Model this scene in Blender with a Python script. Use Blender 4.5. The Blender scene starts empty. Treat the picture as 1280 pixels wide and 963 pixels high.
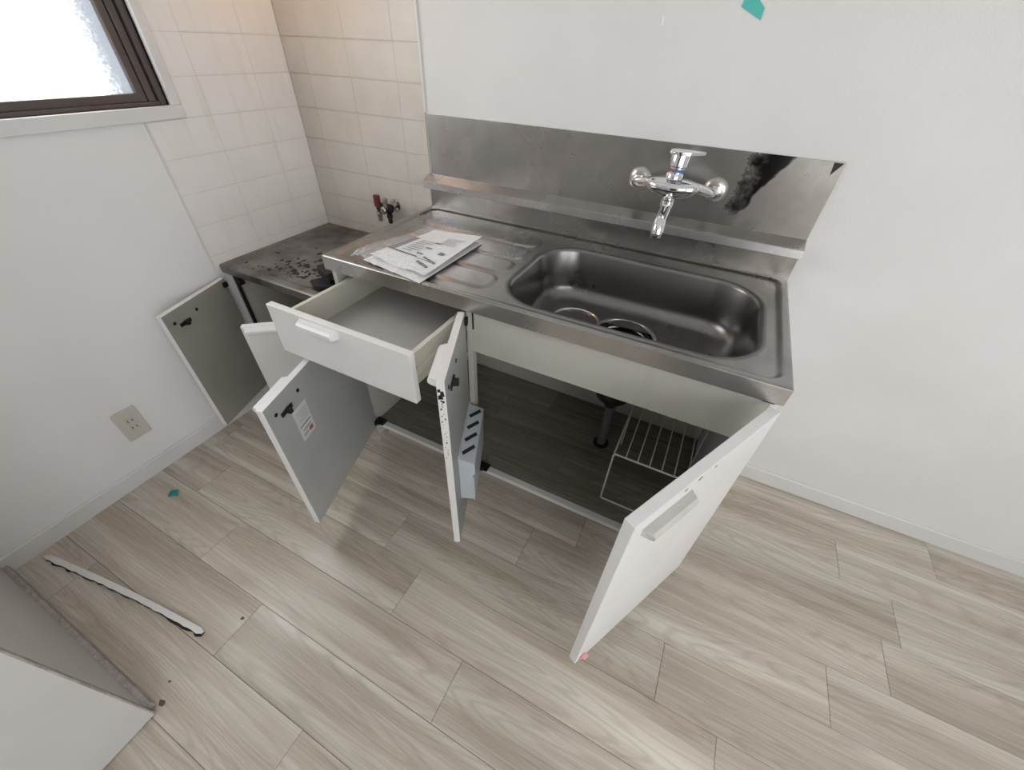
import bpy, bmesh, math, random
from mathutils import Vector, Matrix, Euler
random.seed(7)
scene = bpy.context.scene
col = scene.collection
R = math.radians

# ------------------------------------------------------------------ camera
cd = bpy.data.cameras.new('camera')
cam = bpy.data.objects.new('camera', cd)
col.objects.link(cam)
cam.location = (1.5694, -1.2993, 1.2697)
cam.rotation_euler = (0.8606, -0.0342, 0.4675)
cd.sensor_fit = 'HORIZONTAL'
cd.sensor_width = 36.0
cd.lens = 36.0 * 498.96 / 1280.0
cd.clip_start = 0.02
scene.camera = cam

# ------------------------------------------------------------------ light / exposure
LEFT_WIN = 6.5      # daylight through the frosted kitchen window
FRONT_FILL = 5.2     # fill light from the added glowing window behind the camera
RIGHT_FILL = 3.4     # cool fill light from the added window in the right wall
HOOD_LAMP = 1.0     # warm range hood lamp (W)
scene.view_settings.view_transform = 'Standard'
scene.view_settings.look = 'None'
scene.view_settings.gamma = 1.0
scene.view_settings.use_curve_mapping = False
scene.view_settings.exposure = -0.17
world = bpy.data.worlds.new('world')
scene.world = world
world.use_nodes = True
world.node_tree.nodes['Background'].inputs[0].default_value = (0.85, 0.92, 1.0, 1)
world.node_tree.nodes['Background'].inputs[1].default_value = 1.0

# ------------------------------------------------------------------ dimensions (metres, fitted)
XS, XR, H, D = 0.604, 1.804, 0.794, 0.554      # sink counter: left, right, height, depth
HS, DS = 0.618, 0.530                           # stove stand
ROOM_X, ROOM_Y, ROOM_Z = 3.5, -3.0, 2.4

# ------------------------------------------------------------------ material helpers
class NT:
    def __init__(s, name):
        s.m = bpy.data.materials.new(name); s.m.use_nodes = True
        s.t = s.m.node_tree; s.n = s.t.nodes; s.l = s.t.links
        s.b = s.n['Principled BSDF']
    def node(s, typ, **kw):
        n = s.n.new(typ)
        for k, v in kw.items():
            if k.startswith('i_'):
                key = k[2:]
                key = int(key) if key.isdigit() else key.replace('_', ' ')
                s.set(n.inputs[key], v)
            else: setattr(n, k, v)
        return n
    def set(s, sock, v):
        if isinstance(v, bpy.types.NodeSocket): s.l.new(v, sock)
        else: sock.default_value = v
    def coord(s, kind='Object'):
        return s.n.new('ShaderNodeTexCoord').outputs[kind]
    def mapping(s, v, scale=(1, 1, 1), loc=(0, 0, 0)):
        n = s.n.new('ShaderNodeMapping'); s.l.new(v, n.inputs[0])
        n.inputs['Scale'].default_value = scale; n.inputs['Location'].default_value = loc
        return n.outputs[0]
    def noise(s, v, scale, detail=3, rough=.55, dist=0):
        n = s.node('ShaderNodeTexNoise'); s.l.new(v, n.inputs['Vector'])
        n.inputs['Scale'].default_value = scale; n.inputs['Detail'].default_value = detail
        n.inputs['Roughness'].default_value = rough; n.inputs['Distortion'].default_value = dist
        return n.outputs[0]
    def math(s, op, a, b=0.0, c=None, clamp=False):
        n = s.node('ShaderNodeMath', operation=op); n.use_clamp = clamp
        s.set(n.inputs[0], a); s.set(n.inputs[1], b)
        if c is not None: s.set(n.inputs[2], c)
        return n.outputs[0]
    def ramp(s, f, stops):
        n = s.n.new('ShaderNodeValToRGB'); s.l.new(f, n.inputs[0])
        e = n.color_ramp.elements
        while len(e) < len(stops): e.new(0.5)
        for el, (p, c) in zip(e, stops):
            el.position = p; el.color = (c, c, c, 1) if not isinstance(c, tuple) else (*c[:3], 1)
        return n.outputs[0]
    def mix(s, f, a, b, mode='MIX'):
        n = s.node('ShaderNodeMix', data_type='RGBA', blend_type=mode)
        s.set(n.inputs[0], f)
        s.set(n.inputs[6], a if isinstance(a, bpy.types.NodeSocket) else (*a, 1))
        s.set(n.inputs[7], b if isinstance(b, bpy.types.NodeSocket) else (*b, 1))
        return n.outputs[2]
    def bump(s, h, strength=.2, dist=.002):
        n = s.n.new('ShaderNodeBump'); s.l.new(h, n.inputs['Height'])
        n.inputs['Strength'].default_value = strength; n.inputs['Distance'].default_value = dist
        s.l.new(n.outputs[0], s.b.inputs['Normal'])
    def base(s, c):
        s.set(s.b.inputs['Base Color'], c if isinstance(c, bpy.types.NodeSocket) else (*c, 1))
    def p(s, **kw):
        for k, v in kw.items(): s.set(s.b.inputs[k.replace('_', ' ')], v)

def lin(r, g, b):
    f = lambda c: (c / 255 / 12.92) if c / 255 <= .04045 else ((c / 255 + .055) / 1.055) ** 2.4
    return (f(r), f(g), f(b))

def plain(name, c, rough=.5, metal=0.0, var=.0, vscale=8, bump=0, bscale=60, **kw):
    t = NT(name); t.p(Roughness=rough, Metallic=metal)
    v = t.coord()
    if var:
        n = t.noise(v, vscale, 4)
        t.base(t.mix(t.ramp(n, [(.3, 0.), (.7, 1.)]), tuple(x * (1 - var) for x in c), c))
    else: t.base(c)
    if bump: t.bump(t.noise(v, bscale, 3), bump, .001)
    t.p(**kw)
    return t.m

def m_wallpaper():
    t = NT('wallpaper'); v = t.coord()
    n = t.noise(v, 3, 4); n2 = t.noise(v, 170, 4, .6)
    t.base(t.mix(t.ramp(n, [(.35, 0.), (.7, 1.)]), (.745, .735, .72), (.79, .785, .775)))
    t.p(Roughness=.75); t.bump(n2, .45, .002)
    return t.m
def m_left_wall():
    t = NT('smooth_white_wall'); v = t.coord()
    n = t.noise(v, 2.5, 4)
    t.base(t.mix(t.ramp(n, [(.35, 0.), (.7, 1.)]), (.80, .79, .79), (.84, .835, .835)))
    t.p(Roughness=.6); t.bump(t.noise(v, 45, 3), .08, .001)
    return t.m
def m_tile(name, A, B):
    t = NT(name); v = t.coord(); g = t.n.new('ShaderNodeNewGeometry').outputs['Position']
    n = t.noise(g, 7, 4)
    st = t.noise(t.mapping(g, (14, 14, 2)), 1.5, 4)
    c = t.mix(t.ramp(n, [(.3, 0.), (.7, 1.)]), A, B)
    c = t.mix(t.math('MULTIPLY', t.ramp(st, [(.55, 0.), (.8, 1.)]), .35), c, (.62, .53, .42))
    t.base(c); t.p(Roughness=.32); t.bump(t.noise(g, 22, 3), .06, .002)
    return t.m
def m_floor(tint=1.0, name='wood_plank'):
    t = NT(name); o = t.coord()
    rnd = t.n.new('ShaderNodeObjectInfo').outputs['Random']
    comb = t.node('ShaderNodeCombineXYZ')
    t.l.new(t.math('MULTIPLY', rnd, 37.0), comb.inputs[0]); t.l.new(t.math('MULTIPLY', rnd, 91.0), comb.inputs[1]); t.l.new(t.math('MULTIPLY', rnd, 53.0), comb.inputs[2])
    add = t.node('ShaderNodeVectorMath', operation='ADD'); t.l.new(o, add.inputs[0]); t.l.new(comb.outputs[0], add.inputs[1])
    v = add.outputs[0]
    broad = t.noise(t.mapping(v, (.55, 11, 1)), 1.4, 2.5)
    fig = t.noise(t.mapping(v, (.8, 10, 1)), 1.0, 1.2, .4, .2)
    rings = t.math('SINE', t.math('MULTIPLY', fig, 190.0))
    fine = t.noise(t.mapping(v, (5, 220, 1)), 1.0, 4, .65)
    mid = t.noise(t.mapping(v, (2.2, 45, 1)), 1.0, 4, .6)
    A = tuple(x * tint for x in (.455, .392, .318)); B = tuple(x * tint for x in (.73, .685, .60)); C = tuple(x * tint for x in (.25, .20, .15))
    c = t.mix(t.ramp(broad, [(.36, 0.), (.74, 1.)]), A, B)
    f = t.math('MULTIPLY', t.ramp(rings, [(.1, 0.), (1.0, 1.)]), t.math('MULTIPLY', t.ramp(fine, [(.25, .15), (.7, 1.)]), .40))
    c = t.mix(f, c, C)
    c = t.mix(t.math('MULTIPLY', t.ramp(mid, [(.46, 0.), (.78, 1.)]), .45), c, C)
    c = t.mix(t.math('MULTIPLY', t.ramp(fine, [(.5, 0.), (.8, 1.)]), .4), c, tuple(x * tint for x in (.72, .68, .60)))
    br = t.math('ADD', t.math('MULTIPLY', rnd, .14), .93)
    m = t.node('ShaderNodeVectorMath', operation='SCALE'); t.l.new(c, m.inputs[0]); t.l.new(br, m.inputs['Scale'])
    t.base(m.outputs[0])
    t.set(t.b.inputs['Roughness'], t.math('ADD', t.math('MULTIPLY', fine, .14), .20))
    t.p(**{'Specular_IOR_Level': .5})
    t.bump(fine, .06, .001)
    return t.m
def m_steel(name, base=(.56, .55, .53), rough=.28, stain=.45, reflection=False, scale=(6, 6, 6), dark=(.20, .19, .175)):
    t = NT(name); g = t.n.new('ShaderNodeNewGeometry').outputs['Position']
    n = t.noise(t.mapping(g, scale), 1.0, 4, .55, .15)
    f = t.math('MULTIPLY', t.ramp(n, [(.38, 0.), (.68, 1.)]), stain)
    c = t.mix(f, base, dark)
    st = t.noise(t.mapping(g, (25, 2.5, 4)), 1.0, 2)
    c = t.mix(t.math('MULTIPLY', t.ramp(st, [(.4, 0.), (.75, 1.)]), stain * .45), c, tuple(x * .62 for x in base))
    r = t.math('ADD', t.math('MULTIPLY', n, .16), rough - .06)
    if reflection:
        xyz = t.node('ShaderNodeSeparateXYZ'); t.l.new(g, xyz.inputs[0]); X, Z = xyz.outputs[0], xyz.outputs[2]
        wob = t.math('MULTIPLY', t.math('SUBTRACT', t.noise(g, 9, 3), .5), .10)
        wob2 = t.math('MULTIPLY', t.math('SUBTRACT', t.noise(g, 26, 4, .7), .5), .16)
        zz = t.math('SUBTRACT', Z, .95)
        # painted dark reflection of the person at the camera: right boundary sharp, left cloudy
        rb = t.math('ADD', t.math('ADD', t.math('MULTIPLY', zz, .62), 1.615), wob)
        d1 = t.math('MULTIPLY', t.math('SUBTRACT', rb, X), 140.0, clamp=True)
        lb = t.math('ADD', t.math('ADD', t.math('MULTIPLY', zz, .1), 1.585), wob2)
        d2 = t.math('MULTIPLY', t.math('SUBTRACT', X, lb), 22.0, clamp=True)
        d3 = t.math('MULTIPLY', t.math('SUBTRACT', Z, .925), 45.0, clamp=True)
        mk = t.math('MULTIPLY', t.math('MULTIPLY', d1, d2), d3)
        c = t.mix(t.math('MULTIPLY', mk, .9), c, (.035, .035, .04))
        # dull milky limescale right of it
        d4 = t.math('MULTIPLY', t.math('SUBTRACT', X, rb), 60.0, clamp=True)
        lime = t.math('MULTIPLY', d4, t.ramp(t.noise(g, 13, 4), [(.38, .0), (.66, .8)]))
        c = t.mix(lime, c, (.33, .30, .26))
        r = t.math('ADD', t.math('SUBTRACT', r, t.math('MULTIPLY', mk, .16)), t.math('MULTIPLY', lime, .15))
    t.base(c); t.set(t.b.inputs['Roughness'], r); t.p(Metallic=1.0)
    return t.m
def m_white_lam(name='white_laminate', c=(.80, .79, .78)):
    t = NT(name); v = t.coord()
    n = t.noise(v, 5, 4)
    t.base(t.mix(t.ramp(n, [(.3, 0.), (.7, 1.)]), tuple(x * .94 for x in c), c))
    t.p(Roughness=.33); return t.m
def m_inner(name, c):
    t = NT(name); v = t.coord()
    n = t.noise(v, 3.5, 4); n2 = t.noise(t.mapping(v, (1, 1, .25)), 14, 5, .7)
    cc = t.mix(t.ramp(n, [(.3, 0.), (.7, 1.)]), tuple(x * .84 for x in c), c)
    cc = t.mix(t.math('MULTIPLY', t.ramp(n2, [(.52, 0.), (.8, 1.)]), .25), cc, tuple(x * .6 for x in c))
    t.base(cc); t.p(Roughness=.42); return t.m
def m_emit(name, c, s, dirt=False):  # dirt: speckled glass, darker towards the sash edge
    t = NT(name)
    t.base((.6, .65, .7)); t.p(Roughness=.25)
    if dirt:     # frosted glass: speckled, darker towards the sash edge
        g = t.n.new('ShaderNodeNewGeometry').outputs['Position']
        xyz = t.node('ShaderNodeSeparateXYZ'); t.l.new(g, xyz.inputs[0])
        e = t.math('MULTIPLY', t.math('SUBTRACT', -.523, xyz.outputs[1]), 12.0, clamp=True)      # 0 at the stile .. 1
        sp = t.noise(g, 170, 3, .7)
        k = t.math('POWER', t.math('ADD', e, t.math('MULTIPLY', t.math('SUBTRACT', sp, .55), 1.5), clamp=True), 3.0)
        t.l.new(t.mix(k, (.035, .04, .048), (1, 1, 1)), t.b.inputs['Emission Color'])
    else:
        t.p(Emission_Color=(*c, 1))
    t.p(Emission_Strength=s); return t.m

M = {}
M['wallpaper'] = m_wallpaper(); M['left'] = m_left_wall(); M['tile'] = m_tile('white_tile', (.82, .805, .785), (.86, .85, .835)); M['btile'] = m_tile('greasy_cream_tile', (.58, .54, .48), (.65, .61, .555))
M['grout'] = plain('tile_joint', (.68, .67, .65), .6); M['bgrout'] = plain('greasy_tile_joint', (.50, .465, .415), .6)
M['trim'] = plain('tile_edge_bead', (.72, .71, .69), .4)
M['ceiling'] = plain('ceiling_paper', (.80, .79, .77), .8, bump=.2, bscale=120)
M['plank'] = m_floor(); M['liner'] = m_floor(.42, 'wood_print_liner')  # liner: plank colour darkened, shade inside the cabinet put into it
M['sub'] = plain('subfloor_brown', (.20, .17, .14), .8)
M['base'] = plain('baseboard_white', (.74, .735, .73), .4, var=.06)
M['counter'] = m_steel('counter_steel', (.42, .415, .41), .27, .55)
M['bowl'] = m_steel('bowl_steel', (.24, .235, .23), .27, .2)
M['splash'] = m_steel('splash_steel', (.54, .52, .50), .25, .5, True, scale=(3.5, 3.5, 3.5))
M['stovetop'] = m_steel('grimy_steel', (.36, .35, .335), .36, .75, dark=(.09, .085, .08), scale=(9, 9, 9))
M['fascia'] = m_steel('fascia_steel', (.60, .595, .59), .26, .35)
M['lam'] = m_white_lam(); M['tall'] = m_white_lam('greyed_white_board', (.60, .59, .58)); M['edge'] = m_white_lam('white_edge_band', (.82, .815, .81))
M['inner'] = m_inner('grey_inner_face', (.42, .425, .41)); M['sinner'] = m_inner('stove_door_inner', (.36, .35, .31))
M['cream'] = m_inner('cream_carcass', (.60, .585, .53)); M['drawer'] = m_inner('drawer_liner', (.50, .49, .46))
M['cside'] = plain('cream_drawer_side', (.68, .66, .57), .4, var=.08)
M['chrome'] = plain('chrome', (.80, .80, .82), .06, 1.0)
M['satin'] = plain('satin_ring', (.62, .61, .60), .22, 1.0)
M['dull'] = plain('dull_flange', (.60, .585, .55), .3, 1.0, var=.25, vscale=60)
M['black'] = plain('black_plastic', (.010, .010, .011), .6)
M['hinge'] = plain('dark_hinge_metal', (.03, .027, .025), .45, .6)
M['pipe'] = plain('grey_drain_pipe', (.16, .16, .16), .35, var=.2)
M['wire'] = plain('coated_wire', (.80, .77, .70), .35)
M['holder'] = plain('pale_blue_plastic', (.58, .63, .68), .35, var=.05)
M['slot'] = plain('slot_dark', (.02, .02, .022), .6)
M['paper'] = plain('paper', (.88, .88, .89), .6, var=.05, vscale=25)
M['print'] = plain('print_grey', (.17, .17, .18), .7); M['printl'] = plain('print_light', (.36, .36, .37), .7)
M['printd'] = plain('print_dark', (.04, .04, .045), .7); M['red'] = plain('print_red', (.32, .10, .09), .6)
M['blue'] = plain('blue_mark', (.05, .14, .38), .4)
M['brown'] = plain('bronze_aluminium', (.115, .088, .080), .34, .2, var=.15)
M['browns'] = plain('bronze_groove', (.008, .006, .006), .6)
M['outlet'] = plain('beige_outlet_plastic', (.60, .58, .50), .4); M['outlets'] = plain('socket_face', (.56, .54, .46), .4)
M['cyan'] = plain('cyan_tape', (.10, .55, .50), .5, var=.1, vscale=40)
M['pink'] = plain('pink_tape', (.85, .42, .48), .5)
M['aged'] = plain('aged_cream_plastic', (.62, .60, .57), .4, var=.12, vscale=30)
M['stick'] = plain('shaded_sticker_paper', (.62, .62, .60), .6, var=.1, vscale=30)  # sticker paper greyed to carry the shade inside the open door
M['raw'] = None
def m_raw():
    t = NT('raw_chipboard'); v = t.coord()
    n = t.noise(t.mapping(v, (60, 60, 60)), 1.0, 4, .7)
    t.base(t.mix(t.ramp(n, [(.35, 0.), (.65, 1.)]), (.30, .28, .25), (.48, .46, .43))); t.p(Roughness=.85); t.bump(n, .5, .002)
    return t.m
M['raw'] = m_raw()
M['grime'] = plain('black_grime', (.02, .018, .015), .6); M['rust'] = plain('brown_stain', (.12, .075, .045), .7)
M['valve'] = plain('valve_metal', (.55, .53, .48), .25, 1.0, var=.3, vscale=80)
M['valvered'] = plain('dark_red_lever', (.13, .02, .018), .4)
M['added_door_wood'] = plain('added_dark_door', (.06, .045, .035), .4, var=.3)
M['hood'] = plain('hood_white', (.7, .69, .67), .35)

# ------------------------------------------------------------------ geometry helpers
def new(): return bmesh.new()
def box(bm, x0, x1, y0, y1, z0, z1, bev=0, mi=0, seg=2):
    r = bmesh.ops.create_cube(bm, size=1)
    vs = r['verts']
    for v in vs:
        v.co = Vector(((x0 + x1) / 2 + v.co.x * abs(x1 - x0), (y0 + y1) / 2 + v.co.y * abs(y1 - y0), (z0 + z1) / 2 + v.co.z * abs(z1 - z0)))
    fs = list({f for v in vs for f in v.link_faces})
    for f in fs: f.material_index = mi
    if bev:
        es = list({e for v in vs for e in v.link_edges})
        rr = bmesh.ops.bevel(bm, geom=es, offset=bev, segments=seg, profile=.6, affect='EDGES')
        for f in rr['faces']: f.material_index = mi
    return bm
def prism(bm, pts, axis, a, b, mi=0):
    """extrude polygon pts (2D) along axis from a to b"""
    def mk(p, t):
        if axis == 'x': return (t, p[0], p[1])
        if axis == 'y': return (p[0], t, p[1])
        return (p[0], p[1], t)
    A = [bm.verts.new(mk(p, a)) for p in pts]; B = [bm.verts.new(mk(p, b)) for p in pts]
    n = len(pts); fs = []
    for i in range(n): fs.append(bm.faces.new((A[i], A[(i + 1) % n], B[(i + 1) % n], B[i])))
    fs.append(bm.faces.new(A[::-1])); fs.append(bm.faces.new(B))
    for f in fs: f.material_index = mi
    bmesh.ops.recalc_face_normals(bm, faces=fs)
    return bm
def frame_of(d):
    d = d.normalized(); u = Vector((0, 0, 1)).cross(d)
    if u.length < 1e-4: u = Vector((1, 0, 0))
    u.normalize(); return u, d.cross(u).normalized()
def lathe(bm, prof, c, axis=(0, 0, 1), n=24, mi=0, caps=True):
    """profile [(r,h)] round axis through c"""
    ax = Vector(axis).normalized(); u, w = frame_of(ax); c = Vector(c)
    rows = []
    for r, h in prof:
        rows.append([bm.verts.new(c + ax * h + (u * math.cos(2 * math.pi * i / n) + w * math.sin(2 * math.pi * i / n)) * r) for i in range(n)])
    fs = []
    for a, b in zip(rows, rows[1:]):
        for i in range(n): fs.append(bm.faces.new((a[i], a[(i + 1) % n], b[(i + 1) % n], b[i])))
    if caps:
        fs.append(bm.faces.new(rows[0][::-1])); fs.append(bm.faces.new(rows[-1]))
    for f in fs: f.material_index = mi
    bmesh.ops.recalc_face_normals(bm, faces=fs)
    return bm
def tube(bm, pts, r, n=10, mi=0):
    pts = [Vector(p) for p in pts]; rows = []
    rr = r if isinstance(r, (list, tuple)) else [r] * len(pts)
    u0 = None
    for i, p in enumerate(pts):
        d = (pts[min(i + 1, len(pts) - 1)] - pts[max(i - 1, 0)]).normalized()
        if u0 is None: u, w = frame_of(d)
        else:
            u = (u0 - d * u0.dot(d)).normalized(); w = d.cross(u)
        u0 = u
        rows.append([bm.verts.new(p + (u * math.cos(2 * math.pi * k / n) + w * math.sin(2 * math.pi * k / n)) * rr[i]) for k in range(n)])
    fs = []
    for a, b in zip(rows, rows[1:]):
        for i in range(n): fs.append(bm.faces.new((a[i], a[(i + 1) % n], b[(i + 1) % n], b[i])))
    fs.append(bm.faces.new(rows[0][::-1])); fs.append(bm.faces.new(rows[-1]))
    for f in fs: f.material_index = mi
    bmesh.ops.recalc_face_normals(bm, faces=fs)
    return bm
WO = {}
def obj(name, bm, mats, parent=None, origin=None, smooth=False, loc=None, rotz=0, auto=True):
    """World-coordinate bmesh -> mesh object. loc given: bm is in local coordinates."""
    me = bpy.data.meshes.new(name)
    if loc is None:
        xs = [v.co for v in bm.verts]
        if origin is None:
            origin = Vector(((min(v.x for v in xs) + max(v.x for v in xs)) / 2, (min(v.y for v in xs) + max(v.y for v in xs)) / 2, min(v.z for v in xs)))
        origin = Vector(origin)
        for v in bm.verts: v.co -= origin
    else: origin = Vector(loc)
    if smooth:
        for f in bm.faces: f.smooth = True
        for e in bm.edges:
            if len(e.link_faces) == 2 and e.calc_face_angle(0) > R(38): e.smooth = False
    bm.to_mesh(me); bm.free()
    for m in (mats if isinstance(mats, (list, tuple)) else [mats]): me.materials.append(m)
    o = bpy.data.objects.new(name, me); col.objects.link(o)
    if parent is not None:
        o.parent = parent
        o.location = origin - WO.get(parent.name, Vector((0, 0, 0))) if loc is None else origin
    else:
        o.location = origin
    o.rotation_euler = (0, 0, rotz)
    WO[o.name] = Vector(origin) if loc is None else None
    return o
def sub(name, bm, mats, parent, smooth=False):
    """part whose coordinates are already in the parent's local frame"""
    return obj(name, bm, mats, parent, smooth=smooth, loc=(0, 0, 0))
def tag(o, label, cat, group=None):
    o['label'] = label; o['category'] = cat
    if group: o['group'] = group
    return o
def thing(name, label, cat, loc=(0, 0, 0), group=None):
    o = bpy.data.objects.new(name, None); col.objects.link(o); o.location = loc; o.empty_display_size = .05
    WO[o.name] = Vector(loc)
    return tag(o, label, cat, group)
def struct(o):
    o['kind'] = 'structure'; return o
def bx(*a, **k): return box(new(), *a, **k)

# ================================================================== ROOM
T = .12
wb = struct(obj('wall_back', bx(-T, ROOM_X + T, 0, T, -.05, ROOM_Z), M['wallpaper'], origin=(0, 0, 0)))
# left wall with window opening
WY0, WY1, WZ0, WZ1 = -1.40, -.457, 1.091, 1.98
b = new()
box(b, -T, 0, WY1, 0, -.05, ROOM_Z); box(b, -T, 0, ROOM_Y, WY0, -.05, ROOM_Z)
box(b, -T, 0, WY0, WY1, -.05, WZ0); box(b, -T, 0, WY0, WY1, WZ1, ROOM_Z)
wl = struct(obj('wall_left', b, M['left'], origin=(0, 0, 0)))
RY0, RY1, RZ0, RZ1 = -2.75, -1.15, .12, 2.0
b = new()
for a in [(ROOM_Y, RY0, -.05, ROOM_Z), (RY1, 0, -.05, ROOM_Z), (RY0, RY1, -.05, RZ0), (RY0, RY1, RZ1, ROOM_Z)]:
    box(b, ROOM_X, ROOM_X + T, a[0], a[1], a[2], a[3])
struct(obj('wall_right', b, M['wallpaper'], origin=(ROOM_X, 0, 0)))
# wall behind the camera with openings for the added window and door
FX0, FX1, FZ0, FZ1 = 2.15, 3.35, .75, 2.05
DX0, DX1, DZ = 1.15, 1.95, 2.0
b = new()
for a in [(-T, DX0, -.05, ROOM_Z), (DX0, DX1, DZ, ROOM_Z), (DX1, FX0, -.05, ROOM_Z), (FX0, FX1, -.05, FZ0), (FX0, FX1, FZ1, ROOM_Z), (FX1, ROOM_X + T, -.05, ROOM_Z)]:
    box(b, a[0], a[1], ROOM_Y - T, ROOM_Y, a[2], a[3])
struct(obj('wall_front', b, M['wallpaper'], origin=(0, ROOM_Y, 0)))
struct(obj('ceiling', bx(-T, ROOM_X + T, ROOM_Y - T, T, ROOM_Z, ROOM_Z + .1), M['ceiling'], origin=(0, 0, ROOM_Z)))
# added out of view: dark door for the steel's reflection, glowing window for fill
d1 = struct(obj('added_door_1', bx(DX0 + .004, DX1 - .004, ROOM_Y - .06, ROOM_Y - .02, .0, DZ - .004, .003), M['added_door_wood']))
obj('added_door_handle', tube(new(), [(DX0 + .07, ROOM_Y - .02, .98), (DX0 + .07, ROOM_Y + .03, .98), (DX0 + .17, ROOM_Y + .03, .98)], .009), M['satin'], d1)
b = new()
for a in [(FX0, FX1, FZ0, FZ0 + .05), (FX0, FX1, FZ1 - .05, FZ1), (FX0, FX0 + .05, FZ0 + .05, FZ1 - .05), (FX1 - .05, FX1, FZ0 + .05, FZ1 - .05), ((FX0 + FX1) / 2 - .03, (FX0 + FX1) / 2 + .03, FZ0 + .05, FZ1 - .05)]:
    box(b, a[0], a[1], ROOM_Y - .07, ROOM_Y - .01, a[2], a[3], .003)
w2 = struct(obj('fill_window_2', b, M['brown']))
for k in (0, 1):
    xa = FX0 + .05 if k == 0 else (FX0 + FX1) / 2 + .03
    obj('pane', bx(xa, xa + (FX1 - FX0) / 2 - .08, ROOM_Y - .045, ROOM_Y - .039, FZ0 + .05, FZ1 - .05), m_emit('front_fill_pane_%d' % k, (.98, .985, .99), FRONT_FILL), w2)

b = new()
for a in [(RY0, RY1, RZ0, RZ0 + .05), (RY0, RY1, RZ1 - .05, RZ1), (RY0, RY0 + .05, RZ0 + .05, RZ1 - .05), (RY1 - .05, RY1, RZ0 + .05, RZ1 - .05), ((RY0 + RY1) / 2 - .03, (RY0 + RY1) / 2 + .03, RZ0 + .05, RZ1 - .05)]:
    box(b, ROOM_X + .01, ROOM_X + .07, a[0], a[1], a[2], a[3], .003)
w3 = struct(obj('fill_window_3', b, M['brown']))  # added unseen window, glows to brighten the left side
for k in (0, 1):
    ya = RY0 + .05 if k == 0 else (RY0 + RY1) / 2 + .03
    obj('pane', bx(ROOM_X + .039, ROOM_X + .045, ya, ya + (RY1 - RY0) / 2 - .08, RZ0 + .05, RZ1 - .05), m_emit('right_fill_pane_%d' % k, (.965, .98, 1.0), RIGHT_FILL), w3)

# ---- floor: planks along x, 148 mm wide
fl = struct(obj('floor', bx(-T, ROOM_X + T, ROOM_Y - T, T, -.09, -.0105), M['sub'], origin=(0, 0, -.09)))
PW = .1485
SEAMS = {1: 2.293, 2: 2.43, 3: .62, 4: 1.35, 5: 1.822, 6: 1.974, 7: 1.34, 8: .745, 9: 1.075, 10: 1.6, 0: 1.7}
PL = .88
for r in range(0, 21):
    y1 = -.003 - r * PW; y0 = max(y1 - PW, ROOM_Y)
    if y1 - y0 < .02: continue
    s = SEAMS.get(r, random.uniform(.1, .9))
    cuts = sorted({0.0, ROOM_X} | {s + k * PL for k in range(-4, 5) if .03 < s + k * PL < ROOM_X - .03})
    for a, c in zip(cuts, cuts[1:]):
        b = new(); g = .0004
        bmesh.ops.create_cube(b, size=1)
        for v in b.verts:
            v.co = Vector(((a + c) / 2 + v.co.x * (c - a - 2 * g), (y0 + y1) / 2 + v.co.y * (y1 - y0 - 2 * g), -.005 + v.co.z * .010))
        top = [e for e in b.edges if all(v.co.z > -.001 for v in e.verts)]
        bmesh.ops.bevel(b, geom=top, offset=.0007, segments=1, affect='EDGES')
        obj('plank', b, M['plank'], fl, origin=((a + c) / 2, (y0 + y1) / 2, -.010))
# ---- baseboards
def baseprof(h=.062, t=.009): return [(0, 0), (t, 0), (t, h - .004), (t - .003, h), (0, h)]
b = new(); prism(b, [(-p[0] , p[1]) for p in baseprof()], 'x', XR + .004, ROOM_X)
struct(obj('baseboard_back', b, M['base']))
b = new(); prism(b, baseprof(), 'y', -1.478, -DS - .0)
struct(obj('baseboard_left', b, M['base']))
b = new(); prism(b, [(ROOM_X - p[0], p[1]) for p in baseprof()], 'y', ROOM_Y, -.01)
struct(obj('baseboard_right', b, M['base']))

# ---- wall tiles (100 x 200 mm) round the stove corner
ROWZ = [.600 + .0] + [.650 + .1015 * k for k in range(0, 13)]
J, JH = .0004, .0007
def tile(parent, x0, x1, y0, y1, z0, z1):
    b = bx(x0, x1, y0, y1, z0, z1)
    fx = (x1 - x0) < .01
    fr = [e for e in b.edges if all((abs(v.co.x - x1) < 1e-6) if fx else (abs(v.co.y - y0) < 1e-6) for v in e.verts)]
    hz = [e for e in fr if abs(e.verts[0].co.z - e.verts[1].co.z) < 1e-6]
    bmesh.ops.bevel(b, geom=hz, offset=.0018, segments=2, affect='EDGES')
    obj('tile', b, M['tile'] if parent is wl else M['btile'], parent, smooth=False)
TT = .0045
obj('tile_backing', bx(0, .598, -.002, 0, .60, ROWZ[-1]), M['bgrout'], wb)
obj('tile_backing', bx(0, .002, -.545, -.002, .60, 1.055), M['grout'], wl)
obj('tile_backing', bx(0, .002, -.428, -.002, 1.055, ROWZ[-1]), M['grout'], wl)
for za, zb in zip(ROWZ, ROWZ[1:]):
    for xa, xb in zip([.004, .1, .3, .5], [.1, .3, .5, .598]):
        tile(wb, xa + J, xb - J, -TT, -.001, za + JH, zb - JH)
    for ya, yb in zip([-.545, -.35, -.15], [-.35, -.15, -.006]):
        if za > 1.05 and ya < -.43: ya = -.428
        tile(wl, .001, TT, ya + J, yb - J, za + JH, zb - JH)
struct(obj('trim_1', bx(0, .007, -.551, -.545, .60, 1.057, .001), M['trim']))
struct(obj('trim_2', bx(.598, .604, -.007, 0, 1.083, ROWZ[-1], .001), M['trim']))

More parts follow.
